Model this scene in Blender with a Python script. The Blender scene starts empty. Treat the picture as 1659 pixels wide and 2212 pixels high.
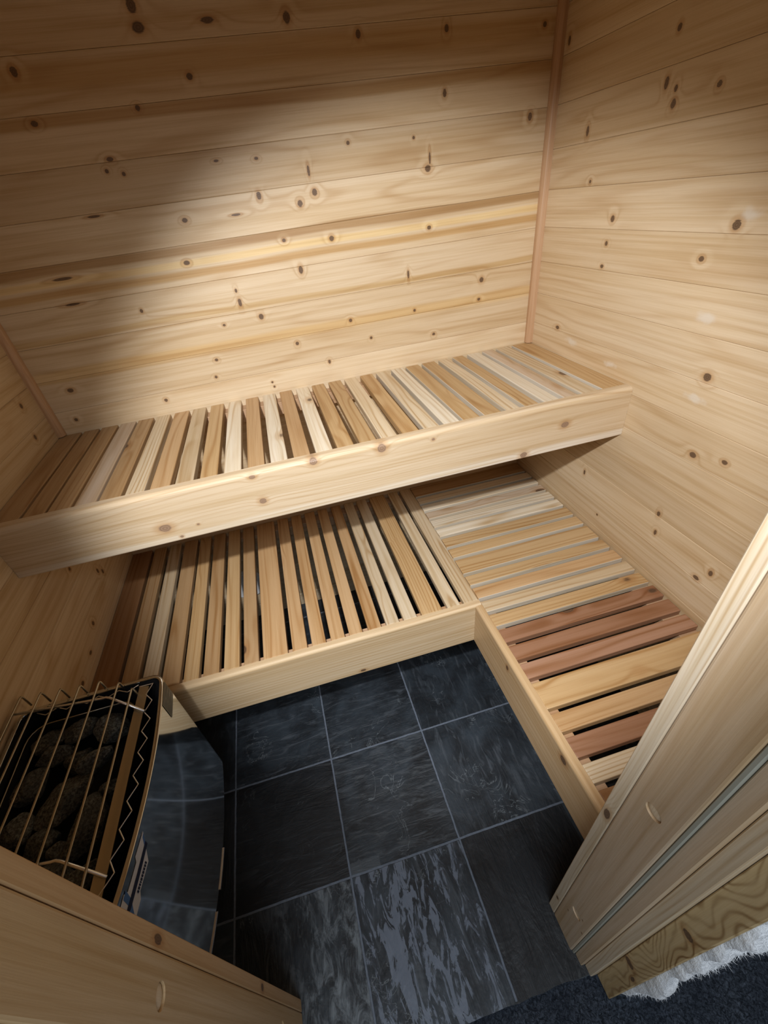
import bpy, bmesh, math, random
from mathutils import Vector, Matrix, noise

S = bpy.context.scene
C = S.collection
random.seed(7)

# ------------------------------------------------------------------ camera
R = ((0.96317365, -0.24254347, -0.11605677),
     (-0.23660622, -0.55950732, -0.7943356),
     (0.1277263, 0.79254288, -0.59629001))
CAM = (0.13321, -0.67009, 1.43207)
cd = bpy.data.cameras.new('camera')
cam = bpy.data.objects.new('camera', cd)
C.objects.link(cam)
cam.matrix_world = Matrix(((R[0][0], -R[1][0], -R[2][0], CAM[0]),
                           (R[0][1], -R[1][1], -R[2][1], CAM[1]),
                           (R[0][2], -R[1][2], -R[2][2], CAM[2]),
                           (0, 0, 0, 1)))
cd.sensor_fit = 'VERTICAL'
cd.sensor_height = 24.0
cd.lens = 912.307 / 2212 * 24.0
cd.shift_x = 30.72 / 2212
cd.shift_y = 4.87 / 2212
cd.clip_start = 0.01
S.camera = cam

# ------------------------------------------------------------------ light
S.view_settings.view_transform = 'Standard'
S.view_settings.look = 'None'
S.view_settings.gamma = 1
S.view_settings.use_curve_mapping = False
S.view_settings.exposure = 0.0

w = bpy.data.worlds.new('world')
S.world = w
w.use_nodes = True
w.node_tree.nodes['Background'].inputs[0].default_value = (0.80, 0.88, 1.0, 1)
w.node_tree.nodes['Background'].inputs[1].default_value = 0.22


def light(name, kind, loc, target, energy, color, **kw):
    d = bpy.data.lights.new(name, kind)
    d.energy = energy
    d.color = color
    for k, v in kw.items():
        setattr(d, k, v)
    o = bpy.data.objects.new(name, d)
    C.objects.link(o)
    o.location = loc
    o.rotation_euler = (Vector(target) - Vector(loc)).to_track_quat('-Z', 'Y').to_euler()
    return o


# torch beam thrown through the doorway
light('torch_beam', 'SPOT', (-0.03, -0.72, 1.80), (0.43, 0.28, 0.87), 95, (0.97, 0.975, 1.0),
      spot_size=math.radians(72), spot_blend=0.46, shadow_soft_size=0.02)
# soft cool fill light added in the unseen hallway behind the camera
light('hall_fill_light', 'AREA', (0.0, -1.5, 2.35), (0.2, -0.9, 0.6), 27, (0.86, 0.93, 1.0), shape='RECTANGLE', size=1.2, size_y=0.6)

# ------------------------------------------------------------------ node helpers
class NT:
    def __init__(self, tree):
        self.t = tree

    def n(self, typ, **kw):
        nd = self.t.nodes.new(typ)
        for k, v in kw.items():
            setattr(nd, k, v)
        return nd

    def put(self, sock, v):
        if v is None:
            return
        if isinstance(v, bpy.types.NodeSocket):
            self.t.links.new(v, sock)
        else:
            sock.default_value = v

    def m(self, op, a, b=None, c=None, clamp=False):
        nd = self.n('ShaderNodeMath', operation=op)
        nd.use_clamp = clamp
        self.put(nd.inputs[0], a)
        self.put(nd.inputs[1], b)
        if c is not None:
            self.put(nd.inputs[2], c)
        return nd.outputs[0]

    def v(self, op, a, b=None, c=None):
        nd = self.n('ShaderNodeVectorMath', operation=op)
        self.put(nd.inputs[0], a)
        if b is not None:
            self.put(nd.inputs[1], b)
        if c is not None:
            self.put(nd.inputs[2], c)
        return nd.outputs[1] if op in ('LENGTH', 'DISTANCE', 'DOT_PRODUCT') else nd.outputs[0]

    def sep(self, a):
        nd = self.n('ShaderNodeSeparateXYZ')
        self.put(nd.inputs[0], a)
        return nd.outputs[0], nd.outputs[1], nd.outputs[2]

    def comb(self, x, y, z):
        nd = self.n('ShaderNodeCombineXYZ')
        for i, q in enumerate((x, y, z)):
            self.put(nd.inputs[i], q)
        return nd.outputs[0]

    def noise(self, vec, scale=1.0, detail=2.0, rough=0.5, dist=0.0, color=False):
        nd = self.n('ShaderNodeTexNoise')
        self.put(nd.inputs['Vector'], vec)
        nd.inputs['Scale'].default_value = scale
        nd.inputs['Detail'].default_value = detail
        nd.inputs['Roughness'].default_value = rough
        nd.inputs['Distortion'].default_value = dist
        return nd.outputs[1] if color else nd.outputs[0]

    def white(self, vec=None, w=None):
        nd = self.n('ShaderNodeTexWhiteNoise', noise_dimensions='3D' if vec is not None else '1D')
        if vec is not None:
            self.put(nd.inputs['Vector'], vec)
        else:
            self.put(nd.inputs['W'], w)
        return nd.outputs['Color']

    def mix(self, f, a, b, blend='MIX'):
        nd = self.n('ShaderNodeMix', data_type='RGBA', blend_type=blend)
        self.put(nd.inputs[0], f)
        self.put(nd.inputs[6], a)
        self.put(nd.inputs[7], b)
        return nd.outputs[2]

    def ss(self, x, lo, hi, a=0.0, b=1.0):
        nd = self.n('ShaderNodeMapRange', interpolation_type='SMOOTHSTEP')
        self.put(nd.inputs[0], x)
        nd.inputs[1].default_value = lo
        nd.inputs[2].default_value = hi
        nd.inputs[3].default_value = a
        nd.inputs[4].default_value = b
        return nd.outputs[0]


def new_mat(name):
    m = bpy.data.materials.new(name)
    m.use_nodes = True
    t = NT(m.node_tree)
    b = m.node_tree.nodes['Principled BSDF']
    return m, t, b


def c4(c):
    return (c[0], c[1], c[2], 1.0)


def wood(name, axis='X', base=(0.62, 0.46, 0.29), pitch=None, pz=0.0, across='Z', contrast=0.55,
         knots=None, kax=(0, 2), use_obj=False, rough=0.48, auto_knots=True, bands=None, freq=150.0, seed=0.0,
         pith=0.07, spec=0.35, big=0.16, warp=0.05, rpow=3.6, nal=1.1, late_c=(0.72, 0.59, 0.43), patch=None, kc0=(0.020, 0.011, 0.007), kc1=(0.14, 0.080, 0.045)):
    """solid sawn wood: growth rings around a random pith, fibres, knots; axis = direction of the grain"""
    m, t, b = new_mat(name)
    co = t.n('ShaderNodeTexCoord').outputs['Object']
    x, y, z = t.sep(co)
    comp = {'X': x, 'Y': y, 'Z': z}
    al = comp[axis]
    others = [k for k in 'XYZ' if k != axis]
    ac = across if across in others else others[0]
    dp = [k for k in others if k != ac][0]
    acr, dep = comp[ac], comp[dp]
    info = t.n('ShaderNodeObjectInfo')
    if pitch:
        pid = t.m('FLOOR', t.m('DIVIDE', t.m('SUBTRACT', acr, pz), pitch))
        rnd = t.white(w=t.m('ADD', t.m('MULTIPLY', pid, 1.37), seed))
        acl = t.m('SUBTRACT', acr, t.m('MULTIPLY_ADD', pid, pitch, pz + pitch / 2))
    else:
        rnd = t.white(w=t.m('ADD', t.m('MULTIPLY', info.outputs['Random'], 91.7), seed))
        acl = acr
    r1, r2, r3 = t.sep(rnd)
    off = t.v('SCALE', rnd)
    off.node.inputs['Scale'].default_value = 13.0
    P = t.v('ADD', t.comb(al, acl, dep), off)
    n1 = t.noise(t.v('MULTIPLY', P, (nal, 9, 9)), 1.0, 1.5)
    n4 = t.noise(t.v('MULTIPLY', P, (1.3, 95, 95)), 1.0, 3.0, 0.6)
    n3 = t.noise(t.v('MULTIPLY', P, (1.0, 16, 16)), 1.0, 3.0, 0.6)
    n2 = t.noise(t.v('MULTIPLY', P, (9, 420, 420)), 1.0, 2.0, 0.7)
    # rings
    yc = t.m('SUBTRACT', acl, t.m('MULTIPLY', t.m('SUBTRACT', r1, 0.5), pith * 2))
    zc = t.m('ADD', dep, t.m('MULTIPLY_ADD', r2, 0.09, 0.012))
    if dp == 'Y' or not pitch:
        pass
    yc2 = t.m('MULTIPLY', yc, yc)
    zc2 = t.m('MULTIPLY', zc, zc)
    r = t.m('SQRT', t.m('ADD', yc2, zc2))
    r = t.m('MULTIPLY_ADD', t.m('SUBTRACT', n1, 0.5), warp, r)
    # knots
    d = None
    kcol = t.comb(comp['XYZ'[kax[0]]], comp['XYZ'[kax[1]]], 0.0)
    for (ka, kb, ra, rb) in (knots or []):
        q = t.v('LENGTH', t.v('MULTIPLY_ADD', kcol, (1 / ra, 1 / rb, 0), (-ka / ra, -kb / rb, 0)))
        d = q if d is None else t.m('MINIMUM', d, q)
    if auto_knots:
        vo = t.n('ShaderNodeTexVoronoi')
        t.put(vo.inputs['Vector'], t.v('MULTIPLY', P, (5.0, 9.0, 9.0)))
        vo.inputs['Scale'].default_value = 1.0
        cr, cg, cb = t.sep(vo.outputs['Color'])
        q = t.m('ADD', t.m('MULTIPLY', vo.outputs['Distance'], 9.0), t.ss(cr, 0.70, 0.701, 8.0, 0.0))
        d = q if d is None else t.m('MINIMUM', d, q)
    if d is not None:
        e = t.m('EXPONENT', t.m('MULTIPLY', t.m('MULTIPLY', d, d), -0.22))
        r = t.m('MULTIPLY_ADD', e, 0.010, r)
    ring = t.m('SINE', t.m('MULTIPLY', r, 2 * math.pi * freq))
    ring = t.m('POWER', t.m('MULTIPLY_ADD', ring, 0.5, 0.5), rpow)
    # the growth rings vary in strength
    rs = t.ss(t.noise(t.v('MULTIPLY', P, (2.2, 22, 22)), 1.0, 1.0), 0.35, 0.65, 0.25, 1.0)
    ring = t.m('MULTIPLY', ring, rs)
    if use_obj:
        bc = info.outputs['Color']
    else:
        bc = c4(base)
    if use_obj:
        tone = t.m('MULTIPLY_ADD', t.m('SUBTRACT', r3, 0.5), 0.08, 1.0)
    else:
        tone = t.m('MULTIPLY_ADD', t.m('SUBTRACT', r3, 0.5), 0.20 if pitch else 0.08, 1.0)
    tn = t.comb(tone, t.m('POWER', tone, 1.25), t.m('POWER', tone, 1.6))
    col = t.mix(1.0, bc, tn, 'MULTIPLY')
    big_f = t.ss(n3, 0.35, 0.68)
    col = t.mix(t.m('MULTIPLY', big_f, big * 3.2), col, t.mix(1.0, col, (0.86, 0.78, 0.64, 1), 'MULTIPLY'))
    late = t.mix(1.0, col, c4(late_c), 'MULTIPLY')
    col = t.mix(t.m('MULTIPLY', ring, contrast), col, late)
    col = t.mix(t.m('MULTIPLY', t.ss(n2, 0.35, 0.75), 0.35), col, t.mix(1.0, col, (0.82, 0.76, 0.66, 1), 'MULTIPLY'))
    col = t.mix(t.ss(n4, .42, .70, 0, .62), col, t.mix(1.0, col, (0.80, 0.72, 0.58, 1), 'MULTIPLY'))
    if bands:
        # streaks of heart- and sapwood that run the length of single boards: (across position, half width, colour factor)
        wob = t.m('MULTIPLY', t.m('SUBTRACT', t.noise(t.v('MULTIPLY', P, (2.0, 2.0, 2.0)), 1.0, 1.0), 0.5), 0.02)
        aw = t.m('ADD', acr, wob)
        for (p0, hw, cf) in bands:
            f = t.ss(t.m('ABSOLUTE', t.m('SUBTRACT', aw, p0)), hw, hw * 0.4)
            col = t.mix(f, col, t.mix(1.0, col, c4(cf), 'MULTIPLY'))
    for (ka, kb, ra, rb) in (patch or []):
        # pale sanded or resin-bleached blots
        q = t.v('LENGTH', t.v('MULTIPLY_ADD', kcol, (1 / ra, 1 / rb, 0), (-ka / ra, -kb / rb, 0)))
        q = t.m('ADD', q, t.m('MULTIPLY', t.m('SUBTRACT', t.noise(co, 45, 3), .5), 1.6))
        col = t.mix(t.ss(q, 1.0, .2, 0, .6), col, (0.74, 0.68, 0.58, 1))
    if d is not None:
        halo = t.ss(d, 2.1, 0.8)
        col = t.mix(t.m('MULTIPLY', halo, 0.5), col, t.mix(1.0, col, (0.70, 0.48, 0.27, 1), 'MULTIPLY'))
        kr = t.m('MULTIPLY_ADD', t.m('SINE', t.m('MULTIPLY', d, 17.0)), 0.25, 0.75)
        kc = t.mix(kr, c4(kc0), c4(kc1))
        core = t.ss(t.m('ADD', d, t.m('MULTIPLY', t.m('SUBTRACT', n2, 0.5), 0.6)), 0.98, 0.66)
        col = t.mix(t.m('MULTIPLY', core, 0.9), col, kc)
    t.put(b.inputs['Base Color'], col)
    t.put(b.inputs['Roughness'], t.m('MULTIPLY_ADD', n2, 0.18, rough - 0.09))
    b.inputs['Specular IOR Level'].default_value = spec
    bp = t.n('ShaderNodeBump')
    bp.inputs['Strength'].default_value = 0.25
    bp.inputs['Distance'].default_value = 0.0006
    t.put(bp.inputs['Height'], t.m('ADD', n2, t.m('MULTIPLY', ring, 0.5)))
    t.put(b.inputs['Normal'], bp.outputs[0])
    return m


def plain(name, col, rough=0.5, metal=0.0, spec=0.5, nscale=0, namp=0.0, bump=0.0, stretch=(1, 1, 1)):
    m, t, b = new_mat(name)
    b.inputs['Metallic'].default_value = metal
    b.inputs['Roughness'].default_value = rough
    b.inputs['Specular IOR Level'].default_value = spec
    if nscale:
        co = t.n('ShaderNodeTexCoord').outputs['Object']
        n = t.noise(t.v('MULTIPLY', co, stretch), nscale, 4.0, 0.6)
        f = t.m('MULTIPLY_ADD', t.m('SUBTRACT', n, 0.5), namp * 2, 1.0)
        t.put(b.inputs['Base Color'], t.mix(1.0, c4(col), t.comb(f, f, f), 'MULTIPLY'))
        if bump:
            bp = t.n('ShaderNodeBump')
            bp.inputs['Strength'].default_value = 0.6
            bp.inputs['Distance'].default_value = bump
            t.put(bp.inputs['Height'], n)
            t.put(b.inputs['Normal'], bp.outputs[0])
    else:
        b.inputs['Base Color'].default_value = c4(col)
    return m


# ------------------------------------------------------------------ mesh helpers
def link(name, bm, mat, parent=None, loc=None, rot=None, smooth=False, kind=None):
    me = bpy.data.meshes.new(name)
    bmesh.ops.recalc_face_normals(bm, faces=bm.faces)
    bm.to_mesh(me)
    bm.free()
    if smooth:
        for p in me.polygons:
            p.use_smooth = True
    me.materials.append(mat)
    o = bpy.data.objects.new(name, me)
    C.objects.link(o)
    if loc:
        o.location = loc
    if rot:
        o.rotation_euler = rot
    if parent:
        o.parent = parent
    if kind:
        o['kind'] = kind
    return o


def box(bm, x0, x1, y0, y1, z0, z1, bev=0.0, seg=1):
    r = bmesh.ops.create_cube(bm, size=1.0)
    vs = r['verts']
    for v in vs:
        v.co = Vector(((x0 + x1) / 2 + v.co.x * (x1 - x0), (y0 + y1) / 2 + v.co.y * (y1 - y0), (z0 + z1) / 2 + v.co.z * (z1 - z0)))
    if bev:
        es = list({e for v in vs for e in v.link_edges})
        bmesh.ops.bevel(bm, geom=es, offset=bev, segments=seg, profile=0.5, affect='EDGES')
    return bm


def prism(bm, prof, axis, a0, a1):
    """extrude closed 2-D profile along axis; profile coordinates are the two other axes in order"""
    def P(p, a):
        if axis == 'X':
            return (a, p[0], p[1])
        if axis == 'Y':
            return (p[0], a, p[1])
        return (p[0], p[1], a)
    A = [bm.verts.new(P(p, a0)) for p in prof]
    B = [bm.verts.new(P(p, a1)) for p in prof]
    n = len(prof)
    for i in range(n):
        bm.faces.new((A[i], A[(i + 1) % n], B[(i + 1) % n], B[i]))
    bm.faces.new(A)
    bm.faces.new(B[::-1])
    return bm


def tube(bm, pts, r, n=8):
    pts = [Vector(p) for p in pts]
    rings = []
    for i, p in enumerate(pts):
        d = (pts[min(i + 1, len(pts) - 1)] - pts[max(i - 1, 0)]).normalized()
        up = Vector((0, 0, 1)) if abs(d.z) < 0.9 else Vector((0, 1, 0))
        a = d.cross(up).normalized()
        b = d.cross(a).normalized()
        rings.append([bm.verts.new(p + (a * math.cos(2 * math.pi * k / n) + b * math.sin(2 * math.pi * k / n)) * r) for k in range(n)])
    for i in range(len(rings) - 1):
        for k in range(n):
            bm.faces.new((rings[i][k], rings[i][(k + 1) % n], rings[i + 1][(k + 1) % n], rings[i + 1][k]))
    bm.faces.new(rings[0])
    bm.faces.new(rings[-1][::-1])
    return bm


def empty(name, loc, label=None, cat=None, group=None):
    o = bpy.data.objects.new(name, None)
    C.objects.link(o)
    o.empty_display_size = 0.05
    o.location = loc
    if label:
        o['label'] = label
    if cat:
        o['category'] = cat
    if group:
        o['group'] = group
    return o


def tag(o, label, cat, group=None):
    o['label'] = label
    o['category'] = cat
    if group:
        o['group'] = group


# ------------------------------------------------------------------ room numbers
XL, XR, YB = -0.545, 0.996, 0.6945
YF = -0.500            # inner face of the door wall
H2, YU, F2 = 0.970, 0.2017, 0.1355     # upper bench
H1, XC, YC, F1 = 0.487, 0.509, 0.052, 0.155    # lower bench
T = 0.308
PZ, PP = 1.0365, 0.0882
TOP = PZ + 12 * PP     # 2.095 ceiling
DX0, DX1 = -0.156, 0.465   # door opening

# ------------------------------------------------------------------ materials
KB = [(0.021, 1.795, .011, .013), (0.022, 1.765, .014, .010), (0.163, 1.767, .016, .006), (0.33, 1.761, .009, .012), (0.485, 1.727, .007, .009), (-0.243, 1.72, .008, .010), (0.098, 1.688, .008, .007),
      (-0.029, 1.648, .006, .006), (-0.247, 1.641, .008, .006), (-0.124, 1.57, .009, .005), (-0.14, 1.55, .005, .005), (-0.106, 1.542, .005, .005), (0.108, 1.544, .007, .003), (0.203, 1.539, .006, .004),
      (0.434, 1.546, .005, .005), (0.325, 1.503, .004, .013), (0.19, 1.468, .007, .010), (0.332, 1.459, .008, .009), (0.29, 1.44, .008, .009), (-0.004, 1.44, .008, .006), (0.123, 1.436, .014, .003),
      (-0.206, 1.472, .018, .003), (0.359, 1.355, .008, .008), (0.23, 1.367, .006, .005), (-0.032, 1.351, .009, .006), (-0.336, 1.358, .030, .004), (-0.342, 1.3, .022, .004), (0.26, 1.293, .007, .012),
      (0.072, 1.269, .004, .006), (0.074, 1.239, .006, .012), (-0.186, 1.259, .005, .006), (0.122, 1.194, .008, .009), (0.014, 1.189, .005, .004), (0.381, 1.141, .006, .006), (0.208, 1.104, .006, .006),
      (0.439, 1.08, .005, .005), (-0.037, 1.1, .006, .005), (0.296, 1.032, .005, .007), (0.697, 1.723, .006, .008), (0.949, 1.714, .006, .006), (0.691, 1.615, .006, .009), (0.929, 1.552, .007, .010),
      (0.648, 1.496, .003, .016), (0.642, 1.475, .010, .009), (0.606, 1.54, .004, .004), (0.641, 1.344, .007, .006), (0.572, 1.237, .004, .013), (0.808, 1.188, .008, .009), (0.801, 1.134, .006, .005),
      (0.586, 1.136, .005, .005), (0.647, 1.055, .006, .005), (-0.454, 1.092, .010, .007), (-0.054, 1.052, .005, .005), (-0.218, 1.013, .006, .006), (0.106, 1.004, .004, .004), (0.109, 0.989, .004, .004),
      (-0.481, 1.008, .006, .006)]
KR = [(0.657, 1.676, .006, .010), (0.311, 1.615, .006, .007), (0.314, 1.542, .006, .012), (0.287, 1.53, .005, .006), (0.285, 1.508, .007, .009), (0.189, 1.519, .006, .006), (0.538, 1.498, .006, .012),
      (0.499, 1.399, .005, .005), (0.394, 1.323, .008, .008), (0.4, 1.272, .006, .006), (0.401, 1.222, .007, .005), (0.12, 1.258, .007, .006), (0.069, 1.315, .010, .010), (0.548, 1.045, .010, .006),
      (0.021, 1.05, .011, .010), (-0.011, 0.881, .010, .008), (-0.083, 0.899, .008, .006), (0.306, 0.656, .005, .010), (0.018, 0.692, .006, .009), (0.009, 0.636, .005, .009), (-0.132, 0.601, .009, .007),
      (-0.157, 0.639, .006, .010), (0.214, 0.551, .004, .004), (0.05, 1.60, .006, .005), (-0.1, 1.45, .007, .006)]
KL = [(0.60, 1.10, .008, .008), (0.575, 1.02, .007, .009), (0.48, 0.60, .006, .010), (0.46, 0.62, .006, .010), (0.30, 0.56, .007, .008), (0.22, 0.53, .009, .006), (0.13, 0.52, .008, .007), (0.36, 0.72, .006, .006)]
WB = (0.68, 0.535, 0.355)
M_back = wood('cedar_boards_back', 'X', WB, PP, PZ, 'Z', 0.50, KB, (0, 2), auto_knots=False, seed=3.1,
              bands=[(1.379, .014, (.62, .50, .36)), (1.350, .011, (1.08, 1.02, .80)), (1.326, .012, (.80, .66, .46)), (1.640, .016, (.72, .60, .44)), (1.225, .010, (.86, .78, .62)), (1.135, .02, (1.0, .92, .74)), (1.71, .03, (.84, .74, .58))])
M_right = wood('cedar_boards_right', 'Y', WB, PP, PZ, 'Z', 0.44, KR, (1, 2), patch=[(.045, 1.33, .03, .014), (.072, 1.155, .03, .016), (.47, 1.02, .035, .012), (.30, 1.0, .03, .010), (.03, 1.0, .04, .012)], auto_knots=False, seed=11.7)
M_left = wood('cedar_boards_left', 'Y', WB, PP, PZ, 'Z', 0.55, KL, (1, 2), auto_knots=False, seed=23.9)
M_front = wood('cedar_boards_front', 'X', WB, PP, PZ, 'Z', 0.40, seed=31.3)
M_ceil = wood('cedar_boards_ceiling', 'X', WB, PP, 0.0, 'Y', 0.40, seed=41.3)
M_trim = wood('cedar_corner_trim', 'Z', (0.56, 0.36, 0.215), None, 0, 'X', 0.35, auto_knots=False, freq=220)
KF = [(-0.206, .878, .017, .012), (0.025, .89, .010, .009), (0.018, .958, .009, .006), (-0.18, .845, .005, .004), (0.161, .962, .011, .010), (-0.134, .868, .004, .003), (0.325, .957, .013, .013), (0.454, .950, .005, .004),
      (0.703, .845, .012, .010), (0.813, .907, .013, .010)]
M_fas = wood('clear_cedar_fascia', 'X', (0.70, 0.56, 0.385), None, 0, 'Z', 0.5, KF, (0, 2), auto_knots=False, freq=85, seed=5, pith=.03, warp=.10, rpow=6, kc0=(.13, .075, .045), kc1=(.33, .215, .14),
             bands=[(.843, .016, (1.14, 1.28, 1.55))], rough=0.40)
M_fas2 = wood('clear_cedar_lower_fascia', 'X', (0.70, 0.55, 0.36), None, 0, 'Z', 0.5, [(0.165, .345, .010, .006)], (0, 2), auto_knots=False, freq=95, seed=8, pith=.04, rough=0.42)
M_fas3 = wood('clear_cedar_side_fascia', 'Y', (0.60, 0.43, 0.25), None, 0, 'Z', 0.35, [(-0.36, .462, .012, .012), (-0.13, .455, .006, .010)], (1, 2), auto_knots=False, freq=110, seed=2, pith=.04, rough=0.42)
M_slat = wood('bench_slat_wood', 'X', (1, 1, 1), None, 0, 'Y', 0.9, use_obj=True, freq=130, pith=.03, rpow=4, rough=0.42)
M_side = wood('slat_pale_side', 'X', (0.64, 0.58, 0.48), None, 0, 'Y', 0.3, auto_knots=False, freq=150)  # paler colour for the long side faces of some slats
M_rail = wood('cleat_wood', 'X', (0.55, 0.36, 0.22), None, 0, 'Y', 0.4, auto_knots=False)
M_jface = wood('jamb_board', 'Z', (0.60, 0.475, 0.34), None, 0, 'Y', 0.25, [(-0.568, 0.16, .002, .003), (-0.527, 0.14, .002, .003), (-0.556, 0.21, .0015, .003)], (1, 2), auto_knots=False, freq=90, seed=6, big=0.3)
M_jedge = wood('jamb_edge_board', 'Z', (0.66, 0.56, 0.42), None, 0, 'X', 0.75, [(-0.498, .62, .007, .016), (-0.498, .10, .004, .008)], (1, 2), auto_knots=False, freq=240, seed=4)
M_jout = wood('knotty_outer_board', 'Z', (0.56, 0.43, 0.24), None, 0, 'Y', 1.0, [(-0.632, 0.255, .012, .012), (-0.640, .56, .010, .010), (-0.650, .225, .004, .014)], (1, 2), auto_knots=False, freq=130, seed=9, pith=.03, warp=.11, rpow=3, nal=6.0, late_c=(.42, .30, .18))
M_jedge2 = wood('jamb_edge_board_dim', 'Z', (0.52, 0.345, 0.185), None, 0, 'X', 0.4, [(-0.498, .33, .006, .010), (-0.499, .78, .006, .012)], (1, 2), auto_knots=False, freq=160, seed=14)  # left side gets less light: put into a darker, warmer board colour
M_jface2 = wood('jamb_board_dim', 'Z', (0.55, 0.41, 0.25), None, 0, 'Y', 0.25, None, (1, 2), auto_knots=False, freq=90, seed=16, big=0.3)  # left jamb face, its dimmer light likewise put into the colour
M_plug = wood('wood_plug', 'Z', (0.72, 0.60, 0.44), None, 0, 'Y', 0.2, auto_knots=False, freq=300)
M_steel = plain('polished_steel', (0.62, 0.63, 0.62), 0.075, 1.0)
M_rod = plain('guard_steel', (0.50, 0.46, 0.36), 0.34, 1.0)
M_bright = plain('bright_steel', (0.86, 0.86, 0.86), 0.33, 1.0)
M_black = plain('black_liner', (0.012, 0.012, 0.013), 0.55, 0.0, 0.3)
M_rubber = plain('black_rubber', (0.02, 0.022, 0.016), 0.6)
M_gasket = plain('grey_green_weatherstrip', (0.34, 0.34, 0.28), 0.7, nscale=60, namp=0.12, stretch=(1, 1, .1))
M_wool = plain('mineral_wool', (0.80, 0.82, 0.84), 0.9, 0, 0.1, nscale=260, namp=0.22, bump=0.006, stretch=(1, 1, .45))
M_white = plain('white_plastic', (0.75, 0.76, 0.76), 0.45)


def stone_mat():
    m, t, b = new_mat('heater_stone_grey')
    co = t.n('ShaderNodeTexCoord').outputs['Object']
    info = t.n('ShaderNodeObjectInfo')
    o = t.v('ADD', co, t.white(w=t.m('MULTIPLY', info.outputs['Random'], 50.0)))
    n = t.noise(o, 240, 4, .7)
    n2 = t.noise(o, 30, 4, .6)
    col = t.mix(t.ss(n, .35, .72), (0.022, 0.022, 0.019, 1), (0.27, 0.285, 0.255, 1))
    col = t.mix(t.ss(n2, .3, .7, 0, .6), col, (0.04, 0.042, 0.038, 1))
    t.put(b.inputs['Base Color'], col)
    b.inputs['Roughness'].default_value = 0.8
    bp = t.n('ShaderNodeBump')
    bp.inputs['Strength'].default_value = 0.8
    bp.inputs['Distance'].default_value = 0.002
    t.put(bp.inputs['Height'], t.m('ADD', n, t.m('MULTIPLY', n2, 2.0)))
    t.put(b.inputs['Normal'], bp.outputs[0])
    return m


M_stone = stone_mat()


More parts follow.
